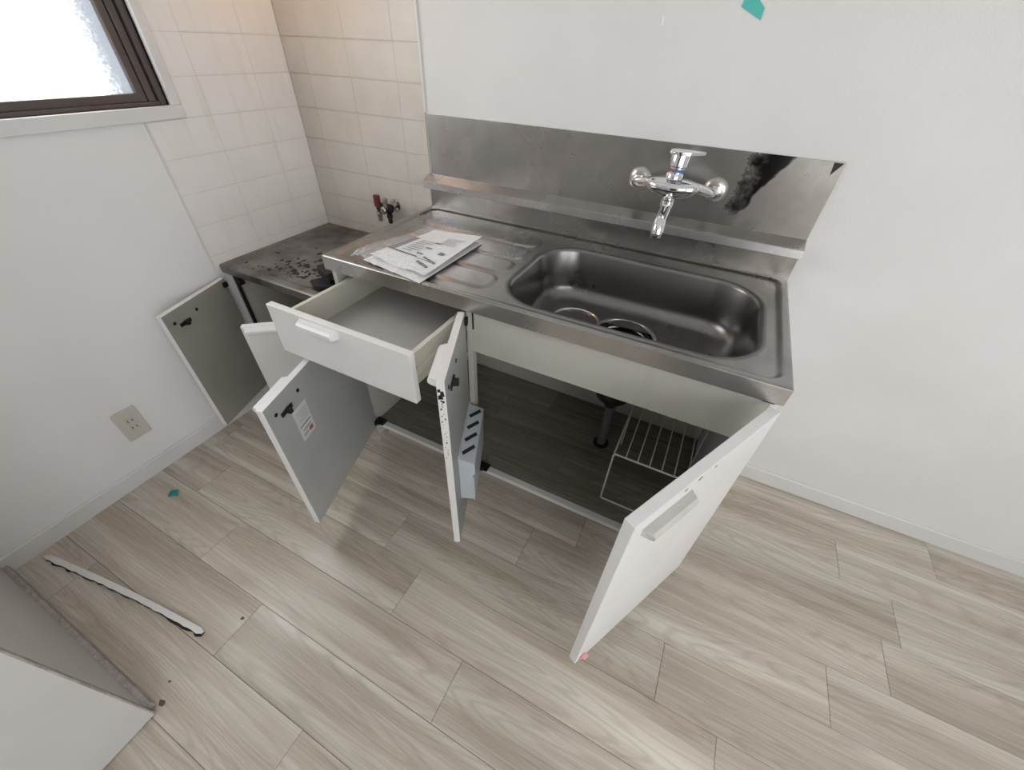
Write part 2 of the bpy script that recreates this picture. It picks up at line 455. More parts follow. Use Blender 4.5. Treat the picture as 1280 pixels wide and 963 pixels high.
# ---- kitchen window in the left wall
b = new()
c0, c1 = WY0 - .026, WY1 + .026
for a in [(c0, c1, WZ0 - .034, WZ0), (c0, c1, WZ1, WZ1 + .03), (c0, WY0, WZ0, WZ1), (WY1, c1, WZ0, WZ1)]:
    box(b, -.004, .012, a[0], a[1], a[2], a[3], .002)
box(b, -T, -.004, WY1, WY1 + .006, WZ0, WZ1); box(b, -T, -.004, WY0, WY1, WZ0 - .006, WZ0)
w1 = struct(obj('window_1', b, M['base'], origin=(0, (WY0 + WY1) / 2, WZ0)))
fy0, fy1, fz0, fz1 = WY0, WY1, WZ0, WZ1
b = new()
box(b, -.075, -.012, fy1 - .018, fy1, fz0, fz1, .001); box(b, -.075, -.022, fy1 - .020, fy1 - .018, fz0, fz1, mi=1)
box(b, -.075, -.012, fy0, fy0 + .018, fz0, fz1, .001)
box(b, -.075, -.012, fy0, fy1 - .02, fz0, fz0 + .010, .001); box(b, -.075, -.012, fy0, fy1, fz1 - .02, fz1, .001)
obj('outer_frame', b, [M['brown'], M['browns']], w1)
b = new()
box(b, -.055, -.020, fy1 - .042, fy1 - .022, fz0 + .010, fz1 - .02, .0015); box(b, -.055, -.028, fy1 - .045, fy1 - .042, fz0 + .01, fz1 - .02, mi=1)
box(b, -.055, -.022, fy1 - .064, fy1 - .045, fz0 + .010, fz1 - .02, .0015)
box(b, -.055, -.022, fy0 + .018, fy1 - .064, fz0 + .010, fz0 + .030, .0015)
box(b, -.055, -.022, fy0 + .018, fy1 - .064, fz1 - .05, fz1 - .02, .0015)
box(b, -.055, -.022, (fy0 + fy1) / 2 - .03, (fy0 + fy1) / 2 + .03, fz0 + .03, fz1 - .05, .0015)
obj('sash', b, [M['brown'], M['browns']], w1)
obj('sash_gasket', bx(-.0375, -.0335, fy1 - .0665, fy1 - .064, fz0 + .03, fz1 - .05), M['satin'], w1)
ym = (fy0 + fy1) / 2
for ya, yb in ((fy0 + .018, ym - .03), (ym + .03, fy1 - .064)):
    obj('pane', bx(-.043, -.038, ya, yb, fz0 + .03, fz1 - .05), m_emit('frosted_pane', (.97, .985, 1.0), LEFT_WIN, True), w1)

# ================================================================== SINK COUNTER
def sdf_rr(x, y, cx, cy, hx, hy, r):
    qx, qy = abs(x - cx) - hx + r, abs(y - cy) - hy + r
    return math.hypot(max(qx, 0), max(qy, 0)) + min(max(qx, qy), 0) - r
def ss(a, b, x):
    t = max(0, min(1, (x - a) / (b - a))); return t * t * (3 - 2 * t)
BCX, BCY, BHX, BHY, BR = 1.440, -.310, .303, .197, .115
YB = -.018
PADS = [(-.100, -.185), (-.203, -.288), (-.306, -.391), (-.409, -.494)]
def height(x, y):
    s = sdf_rr(x, y, (XS + XR) / 2, (-D + YB) / 2, (XR - XS) / 2 - .020, (D + YB) / 2 - .018, .03)
    z = H - .0055 * ss(.004, -.010, s)
    if x < 1.16:
        for a, c in PADS:
            s = sdf_rr(x, y, .888, (a + c) / 2, .214, (a - c) / 2, .03)
            z += .0042 * ss(.004, -.004, s)
    e = sdf_rr(x, y, (XS + XR) / 2, -.2, (XR - XS) / 2, D - .2, .004)      # rounded outer edge
    z -= .003 * ss(-.004, 0, e)
    return z
cn = thing('sink_countertop', 'stainless steel kitchen countertop with drainboard and wide sink bowl', 'countertop', ((XS + XR) / 2, -D / 2, .745))
b = new(); nx, ny = 320, 150
V = [[b.verts.new((XS + (XR - XS) * i / nx, -D + (D + YB) * j / ny, 0)) for j in range(ny + 1)] for i in range(nx + 1)]
for rw in V:
    for v in rw: v.co.z = height(v.co.x, v.co.y)
for i in range(nx):
    for j in range(ny):
        q = (V[i][j], V[i + 1][j], V[i + 1][j + 1], V[i][j + 1])
        mx = sum(v.co.x for v in q) / 4; my = sum(v.co.y for v in q) / 4
        if sdf_rr(mx, my, BCX, BCY, BHX, BHY, BR) > .004: b.faces.new(q)
bmesh.ops.delete(b, geom=[v for v in b.verts if not v.link_faces], context='VERTS')
obj('worktop', b, M['counter'], cn, smooth=True)
b = new()
FZ = .751
box(b, XS, XR, -D, -D + .006, FZ, H - .003, .0008); box(b, XS, XS + .006, -D + .006, YB, FZ, H - .003); box(b, XR - .006, XR, -D + .006, YB, FZ, H - .003)
box(b, XS + .006, XR - .006, -D + .006, -D + .02, FZ, FZ + .002)
obj('fascia', b, M['fascia'], cn)
# bowl
def rr_loop(off, z, n=24, cx=BCX, cy=BCY):
    hx, hy, r = BHX + off, BHY + off, max(.01, BR + off); pts = []
    for k, (sx, sy) in enumerate(((1, 1), (-1, 1), (-1, -1), (1, -1))):
        for i in range(n + 1):
            a = math.pi / 2 * (k + i / n)
            pts.append(Vector((cx + sx * (hx - r) + r * math.cos(a), cy + sy * (hy - r) + r * math.sin(a), z)))
    return pts
DCX, DCY, DR = 1.441, -.281, .088
zb = .640
prof = [(.013, H - .0054), (.009, H - .0051), (.003, H - .0053), (-.001, H - .008), (-.004, H - .015), (-.011, .720), (-.017, .690)]
for k in range(9):
    a = math.pi / 2 * k / 8
    prof.append((-.017 - .045 * (1 - math.cos(a)), .685 - .042 * math.sin(a)))
loops = [rr_loop(o, z) for o, z in prof]
last = loops[-1]
for k in range(1, 7):
    f = k / 6; L = []
    for p in last:
        d = Vector((p.x - DCX, p.y - DCY, 0)); q = Vector((DCX, DCY, 0)) + d.normalized() * DR
        L.append(Vector((p.x + (q.x - p.x) * f, p.y + (q.y - p.y) * f, .643 - .004 * f)))
    loops.append(L)
b = new(); rows = [[b.verts.new(p) for p in L] for L in loops]; n = len(rows[0])
for a, c in zip(rows, rows[1:]):
    for i in range(n): b.faces.new((a[i], a[(i + 1) % n], c[(i + 1) % n], c[i]))
bmesh.ops.recalc_face_normals(b, faces=b.faces[:])
for f in b.faces: f.normal_flip() if f.normal.z < 0 and abs(f.normal.z) > .9 else None
obj('sink_bowl', b, M['bowl'], cn, smooth=True)
# drain set in the bowl
b = new()
lathe(b, [(.091, .6395), (.091, .6420), (.088, .6435), (.081, .6435), (.079, .640), (.078, .560), (.0, .558)], (DCX, DCY, 0), n=48, caps=False)
dr = obj('drain', b, M['satin'], cn, smooth=True)
b = new()
lathe(b, [(.0765, .580), (.0765, .634), (.074, .636), (.069, .636), (.067, .630), (.064, .565), (.0, .563)], (DCX, DCY, 0), n=48, caps=False)
obj('strainer_basket', b, M['hinge'], cn, smooth=True)
b = new()
lathe(b, [(.060, .628), (.063, .632), (.066, .628), (.063, .624), (.060, .628)], (DCX, DCY, 0), n=48, caps=False)
obj('basket_ring', b, M['satin'], cn, smooth=True)
b = new(); lathe(b, [(.0, .6015), (.058, .6015), (.058, .606), (.0, .610)], (DCX, DCY, 0), n=40, caps=False)
obj('basket_lid', b, M['slot'], cn, smooth=True)
# loose ring lying in the bowl
b = new(); LX, LY = 1.292, -.288
lathe(b, [(.066, .6435), (.066, .6475), (.069, .650), (.073, .650), (.0755, .647), (.0755, .643), (.066, .6435)], (LX, LY, 0), n=48, caps=False)
rg = obj('drain_cover', b, M['satin'], smooth=True)
tag(rg, 'round dished steel drain cover lying loose in the sink bowl beside the drain', 'drain cover')
b = new(); lathe(b, [(.0662, .6445), (.055, .6432), (.0, .6432)], (LX, LY, 0), n=48, caps=False)
obj('dish', b, M['bowl'], rg, smooth=True)

# ---- backsplash
bs = thing('backsplash', 'stained stainless steel backsplash with folded ledge behind the sink', 'backsplash', ((XS + XR) / 2, 0, H))
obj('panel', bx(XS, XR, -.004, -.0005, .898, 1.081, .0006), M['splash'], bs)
b = new(); prism(b, [(-.0005, .900), (-.005, .899), (-.040, .8845), (-.0445, .882), (-.0465, .861), (-.0455, .860), (-.017, .857), (-.0005, .857)], 'x', XS - .010, XR - .0)
obj('ledge', b, M['fascia'], bs)
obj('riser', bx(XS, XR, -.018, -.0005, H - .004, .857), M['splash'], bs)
b = new(); prism(b, [(XR - .024, 1.079), (XR - .004, 1.079), (XR - .021, 1.052)], 'y', -.0052, -.004)
obj('torn_corner', b, M['grime'], bs)

# ================================================================== CABINETS
def handle(parent, x0, x1, ztop, yface, mat=None, proj=.020, hh=.020):
    """moulded pull along local x on the outer face (local -y)"""
    b = new()
    prof = [(yface, ztop), (yface - proj * .75, ztop - .001), (yface - proj, ztop - .006), (yface - proj, ztop - .014), (yface - proj * .65, ztop - hh), (yface, ztop - hh + .002)]
    prism(b, prof, 'x', x0, x1)
    for v in b.verts:      # tapered ends
        if v.co.y < yface - .004:
            v.co.x += .007 if abs(v.co.x - x0) < 1e-5 else -.007
    return sub('handle', b, mat or M['edge'], parent)
def flat(bm, pts, mi=0):
    f = bm.faces.new([bm.verts.new(p) for p in pts]); f.material_index = mi; return f
def door(root, hinge, theta, w, z0, z1, right=False, inner='inner', th=.019, hnd=None, catch=True, name='door', label=None):
    """door in local frame: x from the hinge, inner face at y=0, outer at -th"""
    s = -1 if right else 1
    b = new()
    xa, xb = (0, w) if not right else (-w, 0)
    box(b, xa, xb, -th, 0, 0, z1 - z0, .0022)
    for f in b.faces:
        if f.normal.y > .9: f.material_index = 1
        elif abs(f.normal.y) < .5: f.material_index = 2
    loc = Vector((hinge[0], hinge[1], z0)) - WO[root.name]
    d = obj(name, b, [M['lam'], M[inner], M['edge']], root, loc=loc, rotz=theta)
    h = z1 - z0
    if hnd:
        a, c = sorted((s * hnd[0], s * hnd[1])); handle(d, a, c, h - hnd[2], -th, M['aged'] if len(hnd) > 3 else None)
    if label: d['label'] = label
    # catch striker, screw plugs on the inner face
    if catch:
        b = new(); cx = s * (w - .065)
        box(b, cx - .022, cx + .022, 0, .004, h - .062, h - .050, .001); box(b, cx - .006, cx + .006, .003, .016, h - .062, h - .046, .0015)
        sub('catch', b, M['black'], d)
        for px in (s * (w - .030), s * (w - .125)):
            b = new(); lathe(b, [(.0055, 0), (.0055, .0012), (.003, .0018)], (px, 0, h - .040), (0, 1, 0), 12)
            sub('screw_plug', b, M['hinge'], d)
    for hz in ((.012, h - .030) if catch else (.012,)):
        sub('hinge_cup', bx(s * .002, s * .020, .0, .008, hz, hz + .018, .001), M['hinge'], d)
    return d

ZB, ZT = .100, .745        # door bottom / top on the sink cabinet
sc = thing('sink_cabinet', 'white sink base cabinet with pulled-out drawer and three open doors', 'cabinet', ((XS + XR) / 2, -.27, 0))
PT = .015
FY = -.535
def part(name, bm, m, root, **k): return obj(name, bm, m, root, **k)
b = bx(XS + .002, XS + .002 + PT, FY, -.004, .090, .7505, .001); box(b, XS + .002, XS + .002 + PT, -.475, -.004, .0, .090); part('side_panel', b, M['cream'], sc)
b = bx(XR - .003 - PT, XR - .003, FY, -.004, .090, .7505, .001); box(b, XR - .003 - PT, XR - .003, -.475, -.010, .0, .090); part('side_panel', b, M['lam'], sc)
part('stile', bx(1.070, 1.088, FY, FY + .018, .1075, .7505, .001), M['cream'], sc)
part('back_panel', bx(XS + .017, XR - .018, -.010, -.004, .10, .640), M['cream'], sc)
part('toe_kick', bx(XS + .017, XR - .018, -.475, -.460, 0.0, .090), M['lam'], sc)
bp = part('bottom_panel', bx(XS + .0175, XR - .0185, FY + .022, -.0105, .090, .104), M['sub'], sc)
# wood-print boards lining the cabinet bottom
lx0, lx1 = XS + .0185, XR - .0195
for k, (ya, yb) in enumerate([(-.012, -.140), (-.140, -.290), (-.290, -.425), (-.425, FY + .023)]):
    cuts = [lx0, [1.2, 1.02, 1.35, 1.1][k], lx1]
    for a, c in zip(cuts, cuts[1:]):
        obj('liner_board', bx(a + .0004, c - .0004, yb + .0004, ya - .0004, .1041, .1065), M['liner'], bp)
part('front_rail', bx(XS + .0175, XR - .0185, FY, FY + .021, .090, .1075, .0012), M['edge'], sc)
part('apron', bx(1.0885, XR - .0185, FY, FY + .014, .617, .7505, .001), M['cream'], sc)
part('drawer_rail', bx(XS + .0175, 1.0695, FY, FY + .014, .5935, .606, .001), M['cream'], sc)
part('hinge', bx(1.766, 1.790, FY - .014, FY - .002, .7455, .7500, .001), M['hinge'], sc)
part('hinge', bx(1.0895, 1.0935, FY - .003, FY - .0005, .690, .742, .0008), M['hinge'], sc)
for hx, hz in ((.640, .1075), (1.108, .1075), (1.752, .1075)):
    b = new(); box(b, hx - .022, hx + .022, FY - .008, FY + .024, hz, hz + .007, .0015); box(b, hx - .008, hx + .008, FY - .012, FY + .004, hz, hz + .018, .0015)
    part('hinge', b, M['hinge'], sc)
for cx, cz in ((1.115, .184), (1.297, .173)):
    for dx in (-.012, .012):
        part('pipe_clip', bx(cx + dx - .006, cx + dx + .006, -.022, -.0101, cz - .008, cz + .008, .002), M['outlet'], sc)
# doors
dR = door(sc, (1.783, -.556), R(62.9), .424, ZB, ZT, True, th=.021, hnd=(.270, .396, .030, 1), catch=False, label='wide white outer door with a pull and pink tape at the bottom corner')
dM = door(sc, (1.0765, -.549), R(-66.6), .278, ZB, ZT, False, hnd=(.140, .272, .002), label='narrow white inner door carrying the knife holder')
dL = door(sc, (.632, -.540), R(-72.4), .436, ZB, .590, False, hnd=(.302, .430, .002), label='white door below the drawer with a paper sticker inside')
# pink tape on the wide door
b = new(); random.seed(3)
box(b, -.412, -.392, -.0245, -.0212, .012, .026, .001); box(b, -.402, -.386, -.030, -.0225, .004, .016, .002); box(b, -.409, -.399, -.027, -.022, .024, .033, .001)
sub('pink_tape', b, M['pink'], dR)
# wear marks on the wide door's top edge
for px, ln in ((-.262, .010), (-.215, .004), (-.30, .006)):
    b = new(); flat(b, [(px, -.0212, .630), (px + ln, -.0212, .634), (px + ln * .7, -.0212, .640), (px - .002, -.0212, .637)])
    sub('chip_mark', b, M['hinge'], dR)
# chipped dark marks on the edge of the narrow door
b = new(); hM = ZT - ZB; random.seed(11)
zc = hM - .030
for k in range(26):
    w = random.uniform(.004, .011) if k < 7 else random.uniform(.001, .0035)
    hh = random.uniform(.005, .014) if k < 7 else random.uniform(.002, .007)
    yc = -random.uniform(.006, .014)
    flat(b, [(.2782, yc - w / 2, zc), (.2782, yc + w / 2, zc + .001), (.2782, yc + w / 3, zc + hh), (.2782, yc - w / 2, zc + hh * .8)])
    zc -= random.uniform(.003, .009) if k < 8 else random.uniform(.006, .016)
sub('chip_mark', b, M['grime'], dM)['kind'] = 'stuff'
# paper sticker on the left door
b = new(); h = .490
sx0, sx1, sz0, sz1 = .300, .360, h - .190, h - .080
box(b, sx0, sx1, 0, .0006, sz0, sz1)
def q(bm, x0, x1, z0, z1, mi, y=.0009): flat(bm, [(x0, y, z0), (x0, y, z1), (x1, y, z1), (x1, y, z0)], mi)
for k in range(5): q(b, sx0 + .006, sx0 + .050 - .006 * (k % 3), sz1 - .018 - .008 * k, sz1 - .0155 - .008 * k, 2)
q(b, sx0 + .006, sx0 + .054, sz0 + .046, sz0 + .050, 1); q(b, sx0 + .010, sx0 + .048, sz0 + .030, sz0 + .034, 1)
q(b, sx0 + .008, sx0 + .026, sz0 + .010, sz0 + .024, 3); q(b, sx0 + .030, sx0 + .052, sz0 + .012, sz0 + .022, 2)
sub('sticker', b, [M['stick'], M['print'], M['printl'], M['red']], dL)

# drawer
DYF, DX_0, DX_1 = -.768, .620, 1.070
b = bx(DX_0, DX_1, DYF, DYF + .018, .600, .745, .002)
for f in b.faces:
    if f.normal.y > .9: f.material_index = 1
    elif abs(f.normal.y) < .5: f.material_index = 2
dw = part('drawer', b, [M['lam'], M['cside'], M['edge']], sc)
yb_ = -.315
for xa in (.640, 1.033):
    b = bx(xa, xa + .013, DYF + .018, yb_, .622, .715, .001)
    box(b, (xa - .004) if xa < .8 else xa + .013, xa if xa < .8 else xa + .017, DYF + .02, yb_, .650, .672, .001)
    obj('drawer_side', b, M['cside'], dw)
obj('drawer_back', bx(.653, 1.033, yb_ - .012, yb_, .622, .708, .001), M['cside'], dw)
obj('drawer_bottom', bx(.653, 1.033, DYF + .018, yb_ - .012, .632, .638), M['drawer'], dw)
hb = new()
prof = [(DYF, .737), (DYF - .015, .736), (DYF - .021, .731), (DYF - .021, .722), (DYF - .014, .716), (DYF, .718)]
prism(hb, prof, 'x', .735, .862)
for v in hb.verts:
    if v.co.y < DYF - .004: v.co.x += .008 if v.co.x < .8 else -.008
obj('handle', hb, M['edge'], dw)

# ---- drain pipe under the sink
dp = thing('drain_pipe', 'grey drain pipe with funnel trap standing under the sink bowl', 'pipe', (1.449, -.212, .1065))
b = new(); lathe(b, [(.017, .1066), (.017, .36)], (1.449, -.212, 0), n=20); obj('pipe', b, M['pipe'], dp, smooth=True)
b = new(); lathe(b, [(.030, .1066), (.030, .110), (.024, .113), (.018, .113)], (1.449, -.212, 0), n=24); obj('floor_collar', b, M['black'], dp, smooth=True)
b = new(); lathe(b, [(.020, .300), (.023, .303), (.023, .322), (.020, .325)], (1.449, -.212, 0), n=16); obj('coupling', b, M['pipe'], dp, smooth=True)
b = new(); lathe(b, [(.0175, .325), (.024, .340), (.056, .375), (.060, .40), (.060, .552), (.0, .553)], (1.449, -.235, 0), n=28, caps=False)
obj('trap_body', b, M['black'], dp, smooth=True)

# ---- wire rack inside the cabinet
wr = thing('wire_rack', 'cream coated wire shelf rack standing inside the open sink cabinet', 'rack', (1.65, -.35, .1065))
zr0, zr1 = .1105, .339; rx0, rx1, ry0, ry1 = 1.522, 1.772, -.452, -.190
for yy in (ry0, ry1):
    obj('frame_loop', tube(new(), [(rx0, yy, zr0 + .004), (rx0, yy, zr1 - .006), (rx0 + .006, yy, zr1), (rx1 - .006, yy, zr1), (rx1, yy, zr1 - .006), (rx1, yy, zr0 + .004)], .0028, 8), M['wire'], wr, smooth=True)
obj('foot_bar', tube(new(), [(rx0, ry0, zr0), (rx1, ry0, zr0)], .0028, 8), M['wire'], wr, smooth=True)
for k in range(8):
    xx = rx0 + (rx1 - rx0) * k / 7 * .985 + .001
    obj('shelf_wire', tube(new(), [(xx, ry0, zr1 + .002), (xx, ry1, zr1 + .002)], .0020 if k else .0026, 8), M['wire'], wr, smooth=True)

# ---- knife holder on the narrow door (built in that door's frame, then placed)
kh = thing('knife_holder', 'pale blue-grey plastic knife holder with four slots on the narrow open door', 'knife holder')
kh.location = (1.0765, -.549, ZB); kh.rotation_euler = (0, 0, R(-66.6)); WO[kh.name] = Vector((0, 0, 0))
kx0, kx1, kz0, kz1, kd = .004, .218, .148, .325, .044
b = new()
# side profile in (y,z): slanted top deck, stepped front
prof = [(.0006, kz0), (.0006, kz1 + .012), (.003, kz1 + .012), (.004, kz1), (kd, kz1 - .016), (kd, kz1 - .060), (kd - .006, kz1 - .066), (kd - .006, kz0 + .004), (kd - .010, kz0)]
prism(b, prof, 'x', kx0, kx1)
sub('holder_body', b, M['holder'], kh)
b = new(); box(b, kx0 - .003, kx0 + .060, kd - .006, kd - .002, kz0 - .002, kz1 - .075, .001); box(b, kx0 + .062, kx1 + .002, kd - .006, kd - .002, kz0 - .002, kz1 - .075, .001)
sub('front_plate', b, M['holder'], kh)
slope = -.016 / (kd - .004)
for k in range(4):
    xc = kx0 + .032 + k * .047
    b = new(); P = []
    pts = []
    for (dx, dy) in ((-.024, .011), (-.014, .006), (.024, .034), (.014, .039)):
        yy = dy; zz = kz1 + slope * (yy - .004) + .0008
        pts.append((xc - dx, yy, zz))
    flat(b, pts)
    bmesh.ops.recalc_face_normals(b, faces=b.faces[:])
    for f in b.faces:
        if f.normal.z < 0: f.normal_flip()
    sub('slot', b, M['slot'], kh)

# ================================================================== STOVE STAND
st = thing('stove_cabinet', 'low stove base cabinet in the corner with two open doors', 'cabinet', (.30, -.27, 0))
SZ0, SZ1 = .090, .577
part('side_panel', bx(.012, .012 + PT, -.508, -.008, 0, .585, .001), M['cream'], st)
part('side_panel', bx(XS - .004 - PT, XS - .004, -.508, -.008, 0, .585, .001), M['cream'], st)
part('back_panel', bx(.027, .585, -.014, -.008, .085, .585), M['cream'], st)
part('bottom_panel', bx(.027, .585, -.508, -.0145, .075, .090, .001), M['cream'], st)
part('toe_kick', bx(.027, .585, -.455, -.44, 0, .075), M['lam'], st)
part('hinge', bx(.560, .584, -.516, -.490, .545, .566, .002), M['hinge'], st)
part('gap_shade', bx(.027, .034, -.512, -.500, .150, .585, .001), M['black'], st)  # black strip standing in for the dark gap beside the door
part('hinge', bx(.034, .060, -.514, -.494, .540, .585, .002), M['hinge'], st)
part('hinge', bx(.030, .062, -.520, -.490, .0905, .105, .002), M['hinge'], st)
door(st, (.030, -.545), R(-72.0), .285, SZ0, SZ1, False, inner='sinner', label='stove cabinet door swung against the left wall')
door(st, (.590, -.530), R(39.5), .296, SZ0, SZ1, True, inner='sinner', hnd=(.160, .288, .002), label='stove cabinet door standing half open behind the drawer')
# stove top
so = thing('stove_countertop', 'grimy stainless steel stove stand top littered with black flakes', 'countertop', (.30, -.27, .585))
b = new(); nx, ny = 100, 90
SX0, SX1 = .0065, XS - .001
V = [[b.verts.new((SX0 + (SX1 - SX0) * i / nx, -DS + (DS - .0065) * j / ny, 0)) for j in range(ny + 1)] for i in range(nx + 1)]
for rw in V:
    for v in rw:
        s = sdf_rr(v.co.x, v.co.y, (SX0 + SX1) / 2, -DS / 2, (SX1 - SX0) / 2 - .030, DS / 2 - .035, .02)
        v.co.z = HS - .006 * ss(.004, -.010, s) - .004 * ss(-DS + .006, -DS, v.co.y)
for i in range(nx):
    for j in range(ny): b.faces.new((V[i][j], V[i + 1][j], V[i + 1][j + 1], V[i][j + 1]))
obj('top_sheet', b, M['stovetop'], so, smooth=True)
b = new(); box(b, SX0, SX1, -DS, -DS + .006, .588, HS - .004, .001); box(b, SX0, SX0 + .004, -DS + .006, -.0065, .588, HS - .001); box(b, SX1 - .004, SX1, -DS + .006, -.0065, .588, HS - .001); box(b, SX0 + .004, SX1 - .004, -DS + .006, -DS + .03, .5855, .588)
obj('front_fold', b, M['stovetop'], so)
# black flakes of grime
b = new(); random.seed(5)
for k in range(150):
    x = min(.52, max(.06, random.gauss(.30, .10))); y = min(-.06, max(-.49, random.gauss(-.385, .065)))
    if x > .39 and y < -.37: x -= .15
    r = random.choice([.003, .004, .005, .008, .012, .014]); a = random.uniform(0, 6.28); n = 6; z = HS - .0056
    el = random.uniform(.35, .8)
    ring = []
    for i in range(n):
        t = 2 * math.pi * i / n; rr = r * random.uniform(.6, 1.1)
        px, py = rr * math.cos(t), rr * el * math.sin(t)
        ring.append((x + px * math.cos(a) - py * math.sin(a), y + px * math.sin(a) + py * math.cos(a)))
    A = [b.verts.new((p[0], p[1], z)) for p in ring]; c = b.verts.new((x, y, z + random.uniform(.001, .003)))
    for i in range(n): b.faces.new((A[i], A[(i + 1) % n], c))
fk = obj('grime_flakes', b, M['grime']); fk['kind'] = 'stuff'
tag(fk, 'scattered black flakes of burnt grime on the stove top', 'flakes')
# black crumpled scrap
b = new(); random.seed(9)
prism(b, [(.500, -.430), (.560, -.452), (.592, -.420), (.585, -.370), (.525, -.385)], 'z', HS - .0052, HS + .012)
prism(b, [(.505, -.395), (.585, -.425), (.594, -.380), (.548, -.335), (.510, -.350)], 'z', HS + .018, HS + .050)
prism(b, [(.530, -.405), (.575, -.415), (.570, -.385), (.535, -.378)], 'z', HS + .010, HS + .020)
bmesh.ops.bevel(b, geom=b.edges[:], offset=.004, segments=1, affect='EDGES')
for v in b.verts: v.co += Vector((random.uniform(-.003, .003) - .098, random.uniform(-.003, .003) - .040, random.uniform(-.0, .004)))
tag(obj('plastic_scrap', b, M['black']), 'black crumpled plastic scrap on the stove top against the counter', 'scrap')

# ================================================================== FAUCET
fc = thing('wall_faucet', 'chrome single-lever mixer faucet mounted on the backsplash', 'faucet', (1.445, -.08, .98))
for k, (fx, bxx) in enumerate(((1.340, 1.385), (1.545, 1.500))):
    b = new(); lathe(b, [(.030, .0045), (.031, .007), (.027, .013), (.018, .016), (.013, .017)], (fx, 0, .985), (0, -1, 0), 28)
    obj('wall_flange', b, M['dull'], fc, smooth=True)
    b = new(); lathe(b, [(.016, .016), (.016, .034), (.012, .036)], (fx, 0, .985), (0, -1, 0), 6)
    obj('union_nut', b, M['chrome'], fc)
    b = new(); tube(b, [(fx, -.030, .985), (fx, -.052, .986), (fx + (bxx - fx) * .3, -.070, .990), (bxx, -.092, 1.000), (bxx + (bxx - fx) * .25, -.098, 1.002)], [.0115, .0125, .0125, .013, .013], 16)
    obj('crank_arm', b, M['chrome'], fc, smooth=True)
b = new(); bmesh.ops.create_uvsphere(b, u_segments=36, v_segments=20, radius=1)
for v in b.verts:
    x, y, z = v.co
    sx = abs(x) ** 1.0
    v.co = Vector((1.443 + x * .071, -.100 + y * .040, 1.004 + (z * .021 if z > 0 else z * .030) - .005 * (1 - x * x)))
obj('body', b, M['chrome'], fc, smooth=True)
b = new(); box(b, 1.390, 1.404, -.121, -.116, 1.010, 1.014, .001)
obj('hot_mark', b, M['red'], fc)
ax = Vector((.06, .10, 1)).normalized()
b = new(); lathe(b, [(.021, 0), (.021, .010), (.0195, .012), (.020, .026), (.0225, .028), (.0235, .050), (.022, .058)], (1.440, -.095, 1.016), ax, 28)
obj('cartridge_cap', b, M['chrome'], fc, smooth=True)
b = new(); lathe(b, [(.0205, .0155), (.0212, .0160), (.0212, .0220), (.0205, .0225)], (1.440, -.095, 1.016), ax, 28, caps=False)
for f in b.faces: f.material_index = 1 if f.calc_center_median().x > 1.441 else 0
obj('temperature_band', b, [M['red'], M['blue']], fc)
# lever plate: a flat pull rising over the cap
b = new()
prism(b, [(1.418, -.120), (1.432, -.128), (1.452, -.128), (1.470, -.118), (1.500, -.090), (1.500, -.080), (1.468, -.076), (1.425, -.076), (1.416, -.090)], 'z', 1.074, 1.080)
bmesh.ops.bevel(b, geom=b.edges[:], offset=.0015, segments=2, affect='EDGES')
obj('lever', b, M['chrome'], fc, smooth=True)
# spout
b = new(); lathe(b, [(.0165, .950), (.0165, .966), (.0145, .968), (.0145, .984)], (1.441, -.104, 0), n=24); obj('spout_collar', b, M['chrome'], fc, smooth=True)
b = new(); tube(b, [(1.441, -.102, .958), (1.441, -.106, .949), (1.4415, -.120, .943), (1.442, -.140, .936), (1.443, -.160, .929), (1.4435, -.172, .924)], [.0135, .014, .0145, .014, .0135, .0135], 20); obj('spout', b, M['chrome'], fc, smooth=True)
b = new(); tube(b, [(1.4435, -.166, .929), (1.444, -.176, .921), (1.444, -.181, .910), (1.444, -.182, .902), (1.444, -.182, .9015), (1.444, -.182, .894)], [.0140, .0155, .0155, .0152, .0135, .0135], 20); obj('aerator', b, M['chrome'], fc, smooth=True)

# ================================================================== GAS VALVE
gv = thing('gas_valve', 'gas valve with dark red lever on the tiled wall above the stove top', 'valve', (.39, -.03, .70))
b = new(); lathe(b, [(.024, .0052), (.024, .008), (.016, .011), (.011, .012)], (.415, 0, .760), (0, -1, 0), 20); obj('wall_plate', b, M['valve'], gv, smooth=True)
b = new(); lathe(b, [(.012, .010), (.012, .050)], (.415, 0, .760), (0, -1, 0), 12); obj('stub_pipe', b, M['valve'], gv, smooth=True)
b = new(); tube(b, [(.437, -.058, .762), (.418, -.058, .762), (.385, -.058, .760), (.372, -.058, .760)], [.017, .019, .018, .012], 14); obj('valve_body', b, M['hinge'], gv, smooth=True)
b = new(); lathe(b, [(.014, .0), (.014, .010), (.010, .014)], (.415, -.070, .758), (0, -1, 0), 14); obj('valve_knob', b, M['valve'], gv, smooth=True)
for nx_, ln in ((.375, .045), (.425, .045)):
    b = new(); lathe(b, [(.0095, 0), (.0095, -.012), (.0115, -.014), (.0115, -.024), (.0085, -.026), (.0085, -ln)], (nx_, -.058, .752), (0, 0, 1), 12)
    obj('hose_nozzle', b, M['black'] if nx_ > .4 else M['valve'], gv, smooth=True)
b = new(); box(b, .371, .395, -.076, -.062, .765, .808, .003); obj('lever', b, M['valvered'], gv)
b = new(); box(b, .412, .430, -.074, -.060, .770, .803, .004); obj('chrome_lever', b, M['valve'], gv)

